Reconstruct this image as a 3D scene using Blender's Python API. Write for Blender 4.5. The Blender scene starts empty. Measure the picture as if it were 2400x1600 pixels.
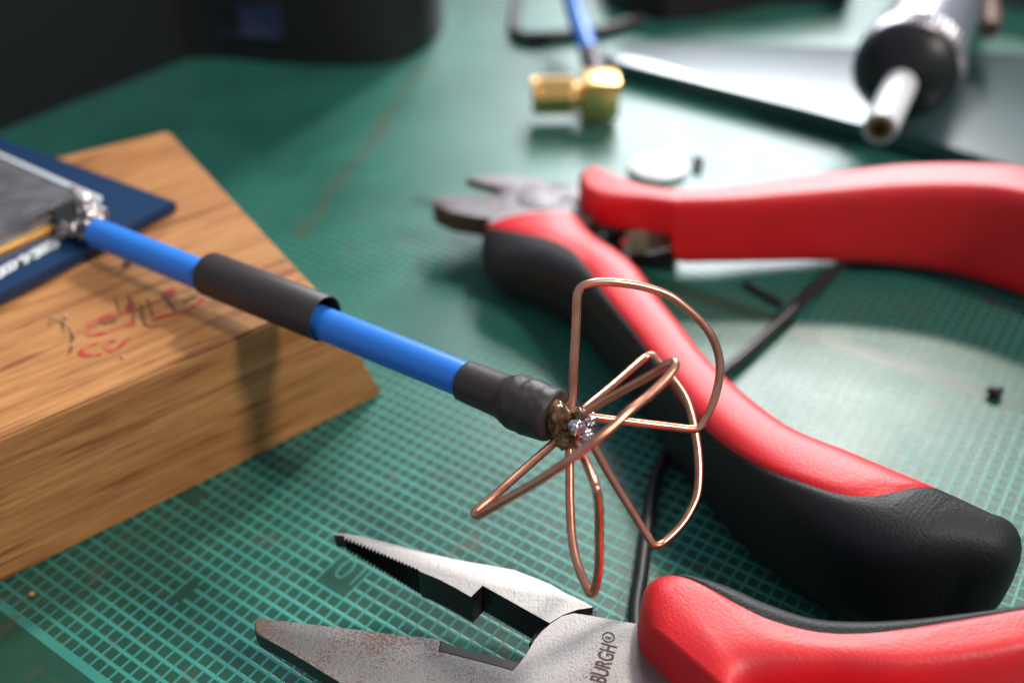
import bpy, bmesh, math, random
from mathutils import Vector, Matrix, noise
random.seed(7)
S = bpy.context.scene
# ------------------------------------------------------------------ camera (units: centimetres)
F, PIT, ROLL, H = 2347.6, 0.6547, -0.0189, 9.0
_f = Vector((0, math.cos(PIT), -math.sin(PIT))); _r = Vector((1, 0, 0)); _u = _r.cross(_f)
CR = math.cos(ROLL)*_r + math.sin(ROLL)*_u
CU = -math.sin(ROLL)*_r + math.cos(ROLL)*_u
EYE = Vector((0, 0, H))
cd = bpy.data.cameras.new('camera'); cam = bpy.data.objects.new('camera', cd)
S.collection.objects.link(cam); S.camera = cam
M = Matrix((CR, CU, -_f)).transposed().to_4x4(); M.translation = EYE
cam.matrix_world = M
cd.sensor_width = 36; cd.lens = F/2400*36; cd.clip_start = .1; cd.clip_end = 2000
cd.dof.use_dof = True; cd.dof.focus_distance = 9.75; cd.dof.aperture_fstop = 0.142
# ------------------------------------------------------------------ light
W = bpy.data.worlds.new('World'); S.world = W; W.use_nodes = True
W.node_tree.nodes['Background'].inputs[0].default_value = (.55, .62, .75, 1)
W.node_tree.nodes['Background'].inputs[1].default_value = .42

def area(name, az, el, dist, sx, sy, energy, col, target=(1, 13, 0), shape='RECTANGLE'):
    l = bpy.data.lights.new(name, 'AREA'); l.shape = shape; l.size = sx
    if shape in ('RECTANGLE', 'ELLIPSE'): l.size_y = sy
    l.energy = energy; l.color = col
    o = bpy.data.objects.new(name, l); S.collection.objects.link(o)
    a, e = math.radians(az), math.radians(el)
    d = Vector((math.sin(a)*math.cos(e), math.cos(a)*math.cos(e), math.sin(e)))
    o.location = Vector(target) + d*dist
    o.rotation_euler = d.to_track_quat('Z', 'Y').to_euler()
    return o
area('key_lamp', 25, 44, 220, 20, 20, 235000, (1, .94, .86), shape='DISK')
area('window_lamp', 14, 30, 120, 44, 36, 108000, (.90, .95, 1))
area('front_lamp', 115, 46, 200, 24, 24, 185000, (1, .93, .84), shape='DISK', target=(-1, 10, 1))
S.view_settings.view_transform = 'Standard'; S.view_settings.look = 'None'
S.view_settings.exposure = .14; S.view_settings.gamma = 1
S.cycles.max_bounces = 8; S.cycles.use_denoising = True

# ------------------------------------------------------------------ helpers
def ray(x, y): return _f + CR*((x-1200)/F) - CU*((y-800)/F)
def at(x, y, z=0.0):
    d = ray(x, y); return EYE + d*((H-z)/-d.z)
def atd(x, y, dep): return EYE + ray(x, y)*dep
def onplane(x, y, P0, N, off=0.0):
    d = ray(x, y); q = P0 + N*off
    return EYE + d*((q-EYE).dot(N)/d.dot(N))
def disp(pts): return [(a*2400/2352, b*2400/2352) for a, b in pts]

def empty(name, loc, label, cat, group=None):
    o = bpy.data.objects.new(name, None); S.collection.objects.link(o); o.location = loc
    o['label'] = label; o['category'] = cat
    if group: o['group'] = group
    o.empty_display_size = .2
    return o
def mesh(name, verts, faces, mat, parent=None, smooth=True, auto=None):
    base = world_loc(parent) if parent else (sum((Vector(v) for v in verts), Vector())/max(1, len(verts)))
    me = bpy.data.meshes.new(name)
    me.from_pydata([tuple(Vector(v)-base) for v in verts], [], faces); me.update()
    bm = bmesh.new(); bm.from_mesh(me); bmesh.ops.recalc_face_normals(bm, faces=bm.faces)
    if auto is not None:
        for e in bm.edges:
            if len(e.link_faces) == 2 and e.calc_face_angle(0) > math.radians(auto): e.smooth = False
    for f in bm.faces: f.smooth = smooth
    bm.to_mesh(me); bm.free()
    me.materials.append(mat)
    o = bpy.data.objects.new(name, me); S.collection.objects.link(o)
    if parent: o.parent = parent
    else: o.location = base
    return o
def world_loc(o):
    p = Vector()
    while o: p += o.location; o = o.parent
    return p
def tag(o, label, cat, group=None, kind=None):
    if label: o['label'] = label
    if cat: o['category'] = cat
    if group: o['group'] = group
    if kind: o['kind'] = kind
    return o
def catmull(P, n):
    """P list of tuples (any dim) -> n samples per segment"""
    out = []; L = len(P); D = len(P[0])
    for i in range(L-1):
        p0 = P[max(i-1, 0)]; p1 = P[i]; p2 = P[i+1]; p3 = P[min(i+2, L-1)]
        for k in range(n):
            t = k/n
            out.append(tuple(.5*((2*p1[j]) + (-p0[j]+p2[j])*t + (2*p0[j]-5*p1[j]+4*p2[j]-p3[j])*t*t
                               + (-p0[j]+3*p1[j]-3*p2[j]+p3[j])*t**3) for j in range(D)))
    out.append(tuple(P[-1])); return out
def frames(P):
    T = [(P[min(i+1, len(P)-1)]-P[max(i-1, 0)]).normalized() for i in range(len(P))]
    n = T[0].orthogonal().normalized(); out = []
    for t in T:
        n = (n - t*n.dot(t)).normalized(); out.append((t, n, t.cross(n)))
    return out
def tube_data(P, rad, seg=16, cap=True, rfun=None):
    P = [Vector(p) for p in P]; fr = frames(P); V = []; Fc = []
    for i, (p, (t, n, b)) in enumerate(zip(P, fr)):
        r = rad[i] if isinstance(rad, (list, tuple)) else rad
        for k in range(seg):
            a = 2*math.pi*k/seg
            q = r*(rfun(i, a) if rfun else 1)
            V.append(p + n*(math.cos(a)*q) + b*(math.sin(a)*q))
    for i in range(len(P)-1):
        for k in range(seg):
            k2 = (k+1) % seg
            Fc.append((i*seg+k, i*seg+k2, (i+1)*seg+k2, (i+1)*seg+k))
    if cap:
        Fc.append(tuple(range(seg))[::-1]); Fc.append(tuple((len(P)-1)*seg+k for k in range(seg)))
    return V, Fc
def tube(name, P, rad, mat, parent=None, seg=16, cap=True, rfun=None, auto=50):
    V, Fc = tube_data(P, rad, seg, cap, rfun)
    return mesh(name, V, Fc, mat, parent, auto=auto)
def prism(name, top, zb, mat, parent=None, bevel=0, bevel_idx=None, seg=4, auto=35, side=None):
    """top: world points with their own z; zb bottom height (float or list)"""
    bm = bmesh.new()
    tv = [bm.verts.new(p) for p in top]
    bv = [bm.verts.new((p[0], p[1], zb if not isinstance(zb, (list, tuple)) else zb[i])) for i, p in enumerate(top)]
    n = len(top)
    bm.faces.new(tv); bm.faces.new(bv[::-1])
    for i in range(n):
        j = (i+1) % n; bm.faces.new((tv[i], bv[i], bv[j], tv[j]))
    if bevel:
        es = []
        for i in range(n):
            if bevel_idx is None or i in bevel_idx:
                es.append(bm.edges.get((tv[i], tv[(i+1) % n])))
        bmesh.ops.bevel(bm, geom=es, offset=bevel, segments=seg, profile=.5, affect='EDGES', clamp_overlap=True)
    bm.verts.ensure_lookup_table(); bm.verts.index_update()
    V = [v.co.copy() for v in bm.verts]; Fc = [tuple(v.index for v in f.verts) for f in bm.faces]
    bm.free()
    o = mesh(name, V, Fc, mat, parent, auto=auto)
    if side:
        o.data.materials.append(side)
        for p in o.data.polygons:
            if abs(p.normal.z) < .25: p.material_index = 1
    return o
def rect_box(name, c, ax, ay, az, mat, parent=None, bevel=.02, seg=2):
    bm = bmesh.new(); bmesh.ops.create_cube(bm, size=2)
    for v in bm.verts: v.co = Vector(c) + Vector(ax)*v.co.x + Vector(ay)*v.co.y + Vector(az)*v.co.z
    if bevel: bmesh.ops.bevel(bm, geom=list(bm.edges), offset=bevel, segments=seg, profile=.5, affect='EDGES')
    bm.verts.index_update()
    V = [v.co.copy() for v in bm.verts]; Fc = [tuple(v.index for v in f.verts) for f in bm.faces]; bm.free()
    return mesh(name, V, Fc, mat, parent, auto=40)
def blob(name, c, r, mat, parent=None, sub=4, amp=.2, freq=3, squash=(1, 1, 1), seed=0):
    bm = bmesh.new(); bmesh.ops.create_icosphere(bm, subdivisions=sub, radius=1)
    for v in bm.verts:
        q = v.co.copy(); k = 1 + amp*noise.noise(q*freq + Vector((seed*7.1, seed*3.3, 0))) + amp*.5*noise.noise(q*freq*2.3 + Vector((seed, 9, 2)))
        v.co = Vector(c) + Vector((q.x*squash[0], q.y*squash[1], q.z*squash[2]))*r*k
    bm.verts.index_update()
    V = [v.co.copy() for v in bm.verts]; Fc = [tuple(v.index for v in f.verts) for f in bm.faces]; bm.free()
    return mesh(name, V, Fc, mat, parent)

# ------------------------------------------------------------------ materials
def mat(name, col, rough=.5, metal=0, spec=.5, bump=None, var=None, coat=0, ior=None):
    m = bpy.data.materials.new(name); m.use_nodes = True
    nt = m.node_tree; b = nt.nodes['Principled BSDF']
    b.inputs['Base Color'].default_value = (*col, 1); b.inputs['Roughness'].default_value = rough
    b.inputs['Metallic'].default_value = metal; b.inputs['Specular IOR Level'].default_value = spec
    if coat: b.inputs['Coat Weight'].default_value = coat; b.inputs['Coat Roughness'].default_value = .2
    tc = nt.nodes.new('ShaderNodeTexCoord')
    if var:   # (scale, colour2, lo, hi[, stretch])
        sc, c2, lo, hi = var[:4]
        mp = nt.nodes.new('ShaderNodeMapping')
        if len(var) > 4: mp.inputs['Scale'].default_value = var[4]
        nt.links.new(tc.outputs['Object'], mp.inputs[0])
        n = nt.nodes.new('ShaderNodeTexNoise'); n.inputs['Scale'].default_value = sc; n.inputs['Detail'].default_value = 6
        nt.links.new(mp.outputs[0], n.inputs['Vector'])
        r = nt.nodes.new('ShaderNodeValToRGB'); r.color_ramp.elements[0].position = lo; r.color_ramp.elements[1].position = hi
        r.color_ramp.elements[0].color = (*col, 1); r.color_ramp.elements[1].color = (*c2, 1)
        nt.links.new(n.outputs['Fac'], r.inputs[0]); nt.links.new(r.outputs[0], b.inputs['Base Color'])
    if bump:  # (scale, strength, distance)
        n = nt.nodes.new('ShaderNodeTexNoise'); n.inputs['Scale'].default_value = bump[0]; n.inputs['Detail'].default_value = 3
        nt.links.new(tc.outputs['Object'], n.inputs['Vector'])
        bp = nt.nodes.new('ShaderNodeBump'); bp.inputs['Strength'].default_value = bump[1]; bp.inputs['Distance'].default_value = bump[2]
        nt.links.new(n.outputs['Fac'], bp.inputs['Height']); nt.links.new(bp.outputs[0], b.inputs['Normal'])
    return m
RED = mat('red_grip', (.84, .003, .010), .48, spec=.8, bump=(32, .45, .010), var=(2.2, (.74, .003, .010), .45, .72))
RED.node_tree.nodes['Principled BSDF'].inputs['Sheen Weight'].default_value = .04
RED.node_tree.nodes['Principled BSDF'].inputs['Sheen Roughness'].default_value = .45
BLACKG = mat('black_grip', (.009, .009, .011), .55, spec=.45, bump=(30, .5, .013))
def steel_mat(name, base, rust, amount, rough, jaw=0):
    m = bpy.data.materials.new(name); m.use_nodes = True; nt = m.node_tree; b = nt.nodes['Principled BSDF']
    L = nt.links.new; N = nt.nodes.new
    tc = N('ShaderNodeTexCoord')
    n1 = N('ShaderNodeTexNoise'); n1.inputs['Scale'].default_value = 1.6; n1.inputs['Detail'].default_value = 5; L(tc.outputs['Object'], n1.inputs['Vector'])
    n2 = N('ShaderNodeTexNoise'); n2.inputs['Scale'].default_value = 42; n2.inputs['Detail'].default_value = 6; n2.inputs['Roughness'].default_value = .75; L(tc.outputs['Object'], n2.inputs['Vector'])
    mp = N('ShaderNodeMapping'); mp.inputs['Rotation'].default_value = (0, 0, math.radians(-62)); mp.inputs['Scale'].default_value = (45, 5, 5); L(tc.outputs['Object'], mp.inputs[0])
    n3 = N('ShaderNodeTexNoise'); n3.inputs['Scale'].default_value = 1; n3.inputs['Detail'].default_value = 3; L(mp.outputs[0], n3.inputs['Vector'])
    add = N('ShaderNodeMath'); add.operation = 'MULTIPLY_ADD'; L(n2.outputs['Fac'], add.inputs[0]); add.inputs[1].default_value = 1.15; n1s = N('ShaderNodeMath'); n1s.operation = 'MULTIPLY'; L(n1.outputs['Fac'], n1s.inputs[0]); n1s.inputs[1].default_value = .65; L(n1s.outputs[0], add.inputs[2])
    if jaw:   # heavier staining towards the jaw tip
        sx = N('ShaderNodeSeparateXYZ'); L(tc.outputs['Object'], sx.inputs[0])
        mr0 = N('ShaderNodeMapRange'); L(sx.outputs[0], mr0.inputs[0]); mr0.inputs[1].default_value = -.8; mr0.inputs[2].default_value = -2.2
        mr0.inputs[3].default_value = -.07; mr0.inputs[4].default_value = jaw
        ad2 = N('ShaderNodeMath'); ad2.operation = 'ADD'; L(add.outputs[0], ad2.inputs[0]); L(mr0.outputs[0], ad2.inputs[1]); add = ad2
    r = N('ShaderNodeValToRGB'); r.color_ramp.elements[0].position = amount; r.color_ramp.elements[1].position = amount+.22
    r.color_ramp.elements[0].color = (0, 0, 0, 1); r.color_ramp.elements[1].color = (1, 1, 1, 1); L(add.outputs[0], r.inputs[0])
    mx = N('ShaderNodeMix'); mx.data_type = 'RGBA'; L(r.outputs[0], mx.inputs['Factor']); mx.inputs['A'].default_value = (*base, 1); mx.inputs['B'].default_value = (*rust, 1)
    L(mx.outputs['Result'], b.inputs['Base Color'])
    mt = N('ShaderNodeMath'); mt.operation = 'MULTIPLY_ADD'; L(r.outputs[0], mt.inputs[0]); mt.inputs[1].default_value = -.8; mt.inputs[2].default_value = .97; L(mt.outputs[0], b.inputs['Metallic'])
    mr = N('ShaderNodeMath'); mr.operation = 'MULTIPLY_ADD'; L(r.outputs[0], mr.inputs[0]); mr.inputs[1].default_value = .35; mr.inputs[2].default_value = rough; L(mr.outputs[0], b.inputs['Roughness'])
    bp = N('ShaderNodeBump'); bp.inputs['Strength'].default_value = .16; bp.inputs['Distance'].default_value = .008; L(n3.outputs['Fac'], bp.inputs['Height'])
    bp2 = N('ShaderNodeBump'); bp2.inputs['Strength'].default_value = .35; bp2.inputs['Distance'].default_value = .012; L(n2.outputs['Fac'], bp2.inputs['Height']); L(bp.outputs[0], bp2.inputs['Normal'])
    L(bp2.outputs[0], b.inputs['Normal'])
    return m
STEEL = steel_mat('brushed_steel', (.31, .29, .275), (.19, .13, .10), 1.0, .43)
RUSTY = steel_mat('rusty_steel', (.30, .28, .27), (.19, .115, .085), .985, .46, .10)
COPPER = mat('copper_wire', (.88, .42, .29), .27, metal=1, bump=(25, .06, .01), var=(4, (.68, .27, .16), .45, .7))
BLUE = mat('blue_cable_jacket', (.03, .23, .82), .36, bump=(60, .05, .01))
SHRINK = mat('black_heat_shrink', (.042, .032, .032), .5, bump=(45, .18, .012))
SOLDER = mat('solder', (.66, .63, .64), .17, metal=1, bump=(9, .2, .02))
FLUX = mat('amber_flux', (.16, .07, .015), .12, spec=.7, bump=(8, .2, .02), var=(6, (.30, .20, .09), .4, .65), coat=.6)
GOLD = mat('gold_plating', (1, .62, .22), .34, metal=1)
PCB = mat('blue_solder_mask', (.004, .035, .105), .3, bump=(30, .08, .01))
TIN = mat('tin_shield', (.42, .40, .39), .42, metal=.9, bump=(7, .3, .02), var=(2.5, (.25, .25, .27), .4, .65))
DULLS = mat('dull_solder', (.38, .34, .33), .24, metal=1, bump=(9, .4, .03), var=(5, (.12, .09, .08), .45, .62))
SILK = mat('white_print', (.75, .78, .78), .6)
CHIP = mat('black_component', (.012, .012, .012), .35)
REDINK = mat('red_ink', (.50, .035, .02), .6, var=(9, (.52, .17, .07), .45, .62))
PENCIL = mat('dark_pencil', (.24, .11, .05), .7)
BLACKP = mat('black_plastic', (.010, .010, .012), .45, bump=(8, .1, .02))
BLACKR = mat('black_rubber', (.014, .013, .014), .42)
BROWNP = mat('dark_brown_plastic', (.022, .014, .013), .5)
CERAMIC = mat('white_ceramic', (.9, .88, .88), .35)
AMBER = mat('burnt_amber', (.28, .13, .03), .5)
CHROME = mat('satin_metal', (.68, .68, .72), .33, metal=1)
PLATE = mat('dark_green_plate', (.022, .06, .062), .28, spec=1.0, coat=.7, bump=(3, .05, .02))
WHITED = mat('white_disc', (.82, .82, .80), .4)
CRUMB = mat('wood_crumb', (.55, .28, .10), .7)
BRASSY = mat('spring_steel', (.20, .18, .11), .45)

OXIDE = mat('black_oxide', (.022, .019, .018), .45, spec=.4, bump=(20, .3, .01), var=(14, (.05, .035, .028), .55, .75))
HEADST = steel_mat('worn_steel', (.25, .23, .24), (.10, .07, .06), .98, .55)
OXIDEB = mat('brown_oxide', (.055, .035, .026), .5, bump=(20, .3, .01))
# ------------------------------------------------------------------ cutting mat
YAW = .6073; CA = 9/59.9254; CB = CA*1.094
A0, B0 = -.041, -.279
Av = Vector((math.cos(YAW), -math.sin(YAW), 0)); Bv = Vector((math.sin(YAW), math.cos(YAW), 0))
def ab(p): return (p.dot(Av)/CA + A0, p.dot(Bv)/CB + B0)
def fromab(a, b, z=0): return Av*((a-A0)*CA) + Bv*((b-B0)*CB) + Vector((0, 0, z))
def mat_material():
    m = bpy.data.materials.new('cutting_mat_print'); m.use_nodes = True; nt = m.node_tree; L = nt.links.new
    N = nt.nodes.new; bs = nt.nodes['Principled BSDF']
    def mth(op, a, b=None, c=None):
        n = N('ShaderNodeMath'); n.operation = op
        for i, v in enumerate((a, b, c)):
            if v is None: continue
            if isinstance(v, (int, float)): n.inputs[i].default_value = v
            else: L(v, n.inputs[i])
        return n.outputs[0]
    tc = N('ShaderNodeTexCoord'); sp = N('ShaderNodeSeparateXYZ'); L(tc.outputs['Object'], sp.inputs[0])
    X, Y = sp.outputs[0], sp.outputs[1]      # object local axes = Av, Bv (the mat is rotated)
    a = mth('ADD', mth('DIVIDE', X, CA), A0+.5); b = mth('ADD', mth('DIVIDE', Y, CB), B0+.5)  # lines at integers
    def line(v, w):
        fr = mth('FRACT', v); d = mth('MINIMUM', fr, mth('SUBTRACT', 1.0, fr))
        return mth('SUBTRACT', 1.0, mth('SMOOTH_MIN', mth('MAXIMUM', mth('DIVIDE', mth('SUBTRACT', d, w-.03), .06), 0), 1.0, .01))
    la = line(a, .085); lb = line(b, .125)
    g = mth('MINIMUM', mth('MAXIMUM', la, lb), 1)
    def box(a0, a1, b0, b1):
        return mth('MULTIPLY', mth('MULTIPLY', mth('GREATER_THAN', a, a0), mth('LESS_THAN', a, a1)),
                   mth('MULTIPLY', mth('GREATER_THAN', b, b0), mth('LESS_THAN', b, b1)))
    # border of the printed area, blanks for numerals and the gap between print blocks
    bl = BORDER
    inside = mth('GREATER_THAN', b, bl)
    g = mth('MULTIPLY', g, inside)
    g = mth('MAXIMUM', g, mth('MULTIPLY', mth('GREATER_THAN', b, bl-.3), mth('LESS_THAN', b, bl+.32)))
    for bx in ((-39.92+0, -37.08, 29.1, 31.9), (-55.4, -53.6, 29.1, 30.9), (-47.9, -46.9, 22.6, 24.4), (-70, 40, 73.3, 75.2)):
        g = mth('MULTIPLY', g, mth('SUBTRACT', 1, box(*bx)))
    # print fading and wear
    n = N('ShaderNodeTexNoise'); n.inputs['Scale'].default_value = .45; n.inputs['Detail'].default_value = 4; L(tc.outputs['Object'], n.inputs['Vector'])
    r = N('ShaderNodeValToRGB'); r.color_ramp.elements[0].position = .35; r.color_ramp.elements[1].position = .6
    r.color_ramp.elements[0].color = (.5, .5, .5, 1); L(n.outputs['Fac'], r.inputs[0])
    g = mth('MULTIPLY', g, mth('MULTIPLY', r.outputs[0], .92))
    far = N('ShaderNodeMapRange'); L(Y, far.inputs[0]); far.inputs[1].default_value = 8.2; far.inputs[2].default_value = 10.5; far.inputs[3].default_value = 1; far.inputs[4].default_value = .9
    g = mth('MULTIPLY', g, far.outputs[0])
    n2 = N('ShaderNodeTexNoise'); n2.inputs['Scale'].default_value = 1.3; n2.inputs['Detail'].default_value = 6; L(tc.outputs['Object'], n2.inputs['Vector'])
    base = N('ShaderNodeMix'); base.data_type = 'RGBA'; L(n2.outputs['Fac'], base.inputs['Factor'])
    base.inputs['A'].default_value = (.012, .070, .046, 1); base.inputs['B'].default_value = (.020, .105, .070, 1)
    mx = N('ShaderNodeMix'); mx.data_type = 'RGBA'; L(g, mx.inputs['Factor']); L(base.outputs['Result'], mx.inputs['A'])
    mx.inputs['B'].default_value = (.06, .36, .30, 1)
    # brownish stains: small scuffs plus one long scorched streak
    n3 = N('ShaderNodeTexNoise'); n3.inputs['Scale'].default_value = 2.1; n3.inputs['Detail'].default_value = 7; n3.inputs['Roughness'].default_value = .7; L(tc.outputs['Object'], n3.inputs['Vector'])
    r3 = N('ShaderNodeValToRGB'); r3.color_ramp.elements[0].position = .57; r3.color_ramp.elements[1].position = .68; r3.color_ramp.elements[1].color = (.5, .5, .5, 1); L(n3.outputs['Fac'], r3.inputs[0])
    p0, p1 = STREAK
    dx, dy = p1[0]-p0[0], p1[1]-p0[1]; ln = math.hypot(dx, dy); ux, uy = dx/ln, dy/ln
    per = mth('ADD', mth('MULTIPLY', mth('SUBTRACT', X, p0[0]), -uy), mth('MULTIPLY', mth('SUBTRACT', Y, p0[1]), ux))
    alo = mth('ADD', mth('MULTIPLY', mth('SUBTRACT', X, p0[0]), ux), mth('MULTIPLY', mth('SUBTRACT', Y, p0[1]), uy))
    per = mth('ADD', per, mth('MULTIPLY', mth('SUBTRACT', n2.outputs['Fac'], .5), .9))
    st = mth('MAXIMUM', mth('SUBTRACT', 1, mth('DIVIDE', mth('ABSOLUTE', per), .16)), 0)
    st = mth('MULTIPLY', st, mth('MULTIPLY', mth('GREATER_THAN', alo, 0), mth('LESS_THAN', alo, ln)))
    st = mth('MULTIPLY', st, mth('MULTIPLY', n3.outputs['Fac'], 1.2))
    vo = N('ShaderNodeTexVoronoi'); vo.feature = 'DISTANCE_TO_EDGE'; vo.inputs['Scale'].default_value = .28
    dn = N('ShaderNodeVectorMath'); dn.operation = 'ADD'; ds = N('ShaderNodeVectorMath'); ds.operation = 'SCALE'; L(n.outputs['Color'], ds.inputs[0]); ds.inputs['Scale'].default_value = 2.2
    L(tc.outputs['Object'], dn.inputs[0]); L(ds.outputs[0], dn.inputs[1]); L(dn.outputs[0], vo.inputs['Vector'])
    scr = mth('MULTIPLY', mth('LESS_THAN', vo.outputs['Distance'], .004), mth('GREATER_THAN', n2.outputs['Fac'], .48))
    tot = mth('MINIMUM', mth('ADD', mth('ADD', r3.outputs[0], st), mth('MULTIPLY', scr, .45)), .75)
    mx2 = N('ShaderNodeMix'); mx2.data_type = 'RGBA'; L(tot, mx2.inputs['Factor']); L(mx.outputs['Result'], mx2.inputs['A']); mx2.inputs['B'].default_value = (.10, .085, .05, 1)
    L(mx2.outputs['Result'], bs.inputs['Base Color'])
    n4 = N('ShaderNodeTexNoise'); n4.inputs['Scale'].default_value = 60; n4.inputs['Detail'].default_value = 4; L(tc.outputs['Object'], n4.inputs['Vector'])
    rr = N('ShaderNodeMapRange'); L(n2.outputs['Fac'], rr.inputs[0]); rr.inputs[3].default_value = .24; rr.inputs[4].default_value = .40
    L(rr.outputs[0], bs.inputs['Roughness']); bs.inputs['Specular IOR Level'].default_value = .5
    bp = N('ShaderNodeBump'); bp.inputs['Strength'].default_value = .25; bp.inputs['Distance'].default_value = .01; L(n4.outputs['Fac'], bp.inputs['Height'])
    bp2 = N('ShaderNodeBump'); bp2.inputs['Strength'].default_value = .5; bp2.inputs['Distance'].default_value = .008; L(g, bp2.inputs['Height']); L(bp.outputs[0], bp2.inputs['Normal'])
    L(bp2.outputs[0], bs.inputs['Normal'])
    return m
BORDER = 15.85
def toloc(p): return (p.dot(Av), p.dot(Bv))
STREAK = (toloc(at(705, 560)), toloc(at(1000, 140)))
def flat(name, x0, y0, x1, y1, z, t, m, rot=None):
    V = [(x0, y0, z-t), (x1, y0, z-t), (x1, y1, z-t), (x0, y1, z-t), (x0, y0, z), (x1, y0, z), (x1, y1, z), (x0, y1, z)]
    Fc = [(3, 2, 1, 0), (4, 5, 6, 7), (0, 1, 5, 4), (1, 2, 6, 5), (2, 3, 7, 6), (3, 0, 4, 7)]
    me = bpy.data.meshes.new(name); me.from_pydata(V, [], Fc); me.materials.append(m)
    o = bpy.data.objects.new(name, me); S.collection.objects.link(o)
    if rot is not None: o.rotation_euler = (0, 0, rot)
    return o
mat_o = flat('cutting_mat', -38, -3, 34, 46, 0, .3, mat_material(), -YAW)
tag(mat_o, 'green cutting mat printed with a fine pale grid, under all the tools', 'cutting mat')
TABLE = mat('table_top', (.03, .026, .024), .5, var=(.5, (.05, .04, .035), .4, .6))
tab = flat('table', -150, -60, 150, 150, -.3, 3, TABLE); tab['kind'] = 'structure'

def text_mesh(name, s, m, parent, origin, xdir, ydir, size, xs=1.0, off=.003, bold=0):
    c = bpy.data.curves.new(name, 'FONT'); c.body = s; c.size = 1; c.resolution_u = 6; c.offset = bold
    t = bpy.data.objects.new(name+'_tmp', c); S.collection.objects.link(t)
    bpy.context.view_layer.update()
    me = bpy.data.meshes.new_from_object(t.evaluated_get(bpy.context.evaluated_depsgraph_get()))
    S.collection.objects.unlink(t); bpy.data.objects.remove(t)
    nrm = xdir.cross(ydir).normalized()
    V = [origin + xdir*(v.co.x*size*xs) + ydir*(v.co.y*size) + nrm*off for v in me.vertices]
    Fc = [tuple(p.vertices) for p in me.polygons]
    return mesh(name, V, Fc, m, parent, smooth=False)
LINEC = mat('mat_print_ink', (.055, .30, .25), .45)
# numeral 10, printed upside down to the camera
o = text_mesh('printed_number', '10', LINEC, None, fromab(-37.35, 31.55), -Av, -Bv, .47, .82, .002, bold=-.018)
c = world_loc(o); o.parent = mat_o
o.matrix_parent_inverse = mat_o.matrix_basis.inverted()

# ------------------------------------------------------------------ wooden wedge block
BR = at(897, 923); e = (at(0, 1367)-BR).normalized()
TH = 1.88
WN = Vector((0, 0, 1)); WP = BR + Vector((0, 0, TH))
def wood_material():
    m = bpy.data.materials.new('beech_wood'); m.use_nodes = True; nt = m.node_tree; L = nt.links.new; N = nt.nodes.new
    bs = nt.nodes['Principled BSDF']; tc = N('ShaderNodeTexCoord')
    ang = math.atan2(e.y, e.x)
    mp0 = N('ShaderNodeMapping'); mp0.inputs['Rotation'].default_value = (0, 0, -ang); L(tc.outputs['Object'], mp0.inputs[0])
    def nz(sc, scale, det=5, rough=.6, dist=0):
        mp = N('ShaderNodeMapping'); mp.inputs['Scale'].default_value = sc; L(mp0.outputs[0], mp.inputs[0])
        n = N('ShaderNodeTexNoise'); n.inputs['Scale'].default_value = scale; n.inputs['Detail'].default_value = det
        n.inputs['Roughness'].default_value = rough; n.inputs['Distortion'].default_value = dist; L(mp.outputs[0], n.inputs['Vector']); return n.outputs['Fac']
    def ramp(f, a, ca, b, cb):
        r = N('ShaderNodeValToRGB'); r.color_ramp.elements[0].position = a; r.color_ramp.elements[1].position = b
        r.color_ramp.elements[0].color = (*ca, 1); r.color_ramp.elements[1].color = (*cb, 1); L(f, r.inputs[0]); return r.outputs[0]
    def mix(t, f, a, b):
        x = N('ShaderNodeMix'); x.data_type = 'RGBA'; x.blend_type = t
        if isinstance(f, float): x.inputs['Factor'].default_value = f
        else: L(f, x.inputs['Factor'])
        L(a, x.inputs['A']); L(b, x.inputs['B']); return x.outputs['Result']
    broad = ramp(nz((.22, 1.6, 2.2), 1.2), .3, (.50, .21, .063), .7, (.64, .315, .112))
    fine = ramp(nz((.5, 9, 11), 1.5, 6, .7), .35, (.64, .55, .5), .60, (1.1, 1.08, 1.06))
    fleck = ramp(nz((.55, 6.5, 7.5), 1.0, 2, .5, .2), .32, (.42, .28, .20), .42, (1, 1, 1))
    col = mix('MULTIPLY', 1.0, broad, fine); col = mix('MULTIPLY', .8, col, fleck)
    dirt = ramp(nz((1, 1, 1), .9, 6, .65), .56, (1, 1, 1), .72, (.78, .70, .66)); col = mix('MULTIPLY', .7, col, dirt)
    L(col, bs.inputs['Base Color']); bs.inputs['Roughness'].default_value = .56
    bp = N('ShaderNodeBump'); bp.inputs['Strength'].default_value = .5; bp.inputs['Distance'].default_value = .02; L(nz((.5, 9, 11), 1.5, 6, .7), bp.inputs['Height'])
    L(bp.outputs[0], bs.inputs['Normal'])
    return m
fart = at(393, 307, TH); bdir = (at(168, 360, TH)-fart).normalized()
topc = [BR + e*.63, BR + e*9, fart + bdir*9, fart]
botc = [BR, BR + e*9, fart + bdir*9, fart - e*.6]
bm = bmesh.new()
tv = [bm.verts.new((p.x, p.y, TH)) for p in topc]; bv = [bm.verts.new((p.x, p.y, 0)) for p in botc]
bm.faces.new(tv); bm.faces.new(bv[::-1])
for i in range(4): j = (i+1) % 4; bm.faces.new((tv[i], bv[i], bv[j], tv[j]))
bmesh.ops.bevel(bm, geom=list(bm.edges), offset=.03, segments=3, affect='EDGES')
bm.verts.index_update()
V = [v.co.copy() for v in bm.verts]; Fc = [tuple(v.index for v in f.verts) for f in bm.faces]; bm.free()
wedge = mesh('wood_block', V, Fc, wood_material(), None, auto=35)
tag(wedge, 'beech wood block with slanted end and red pen scribbles, left on the green mat', 'wood block')

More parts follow.
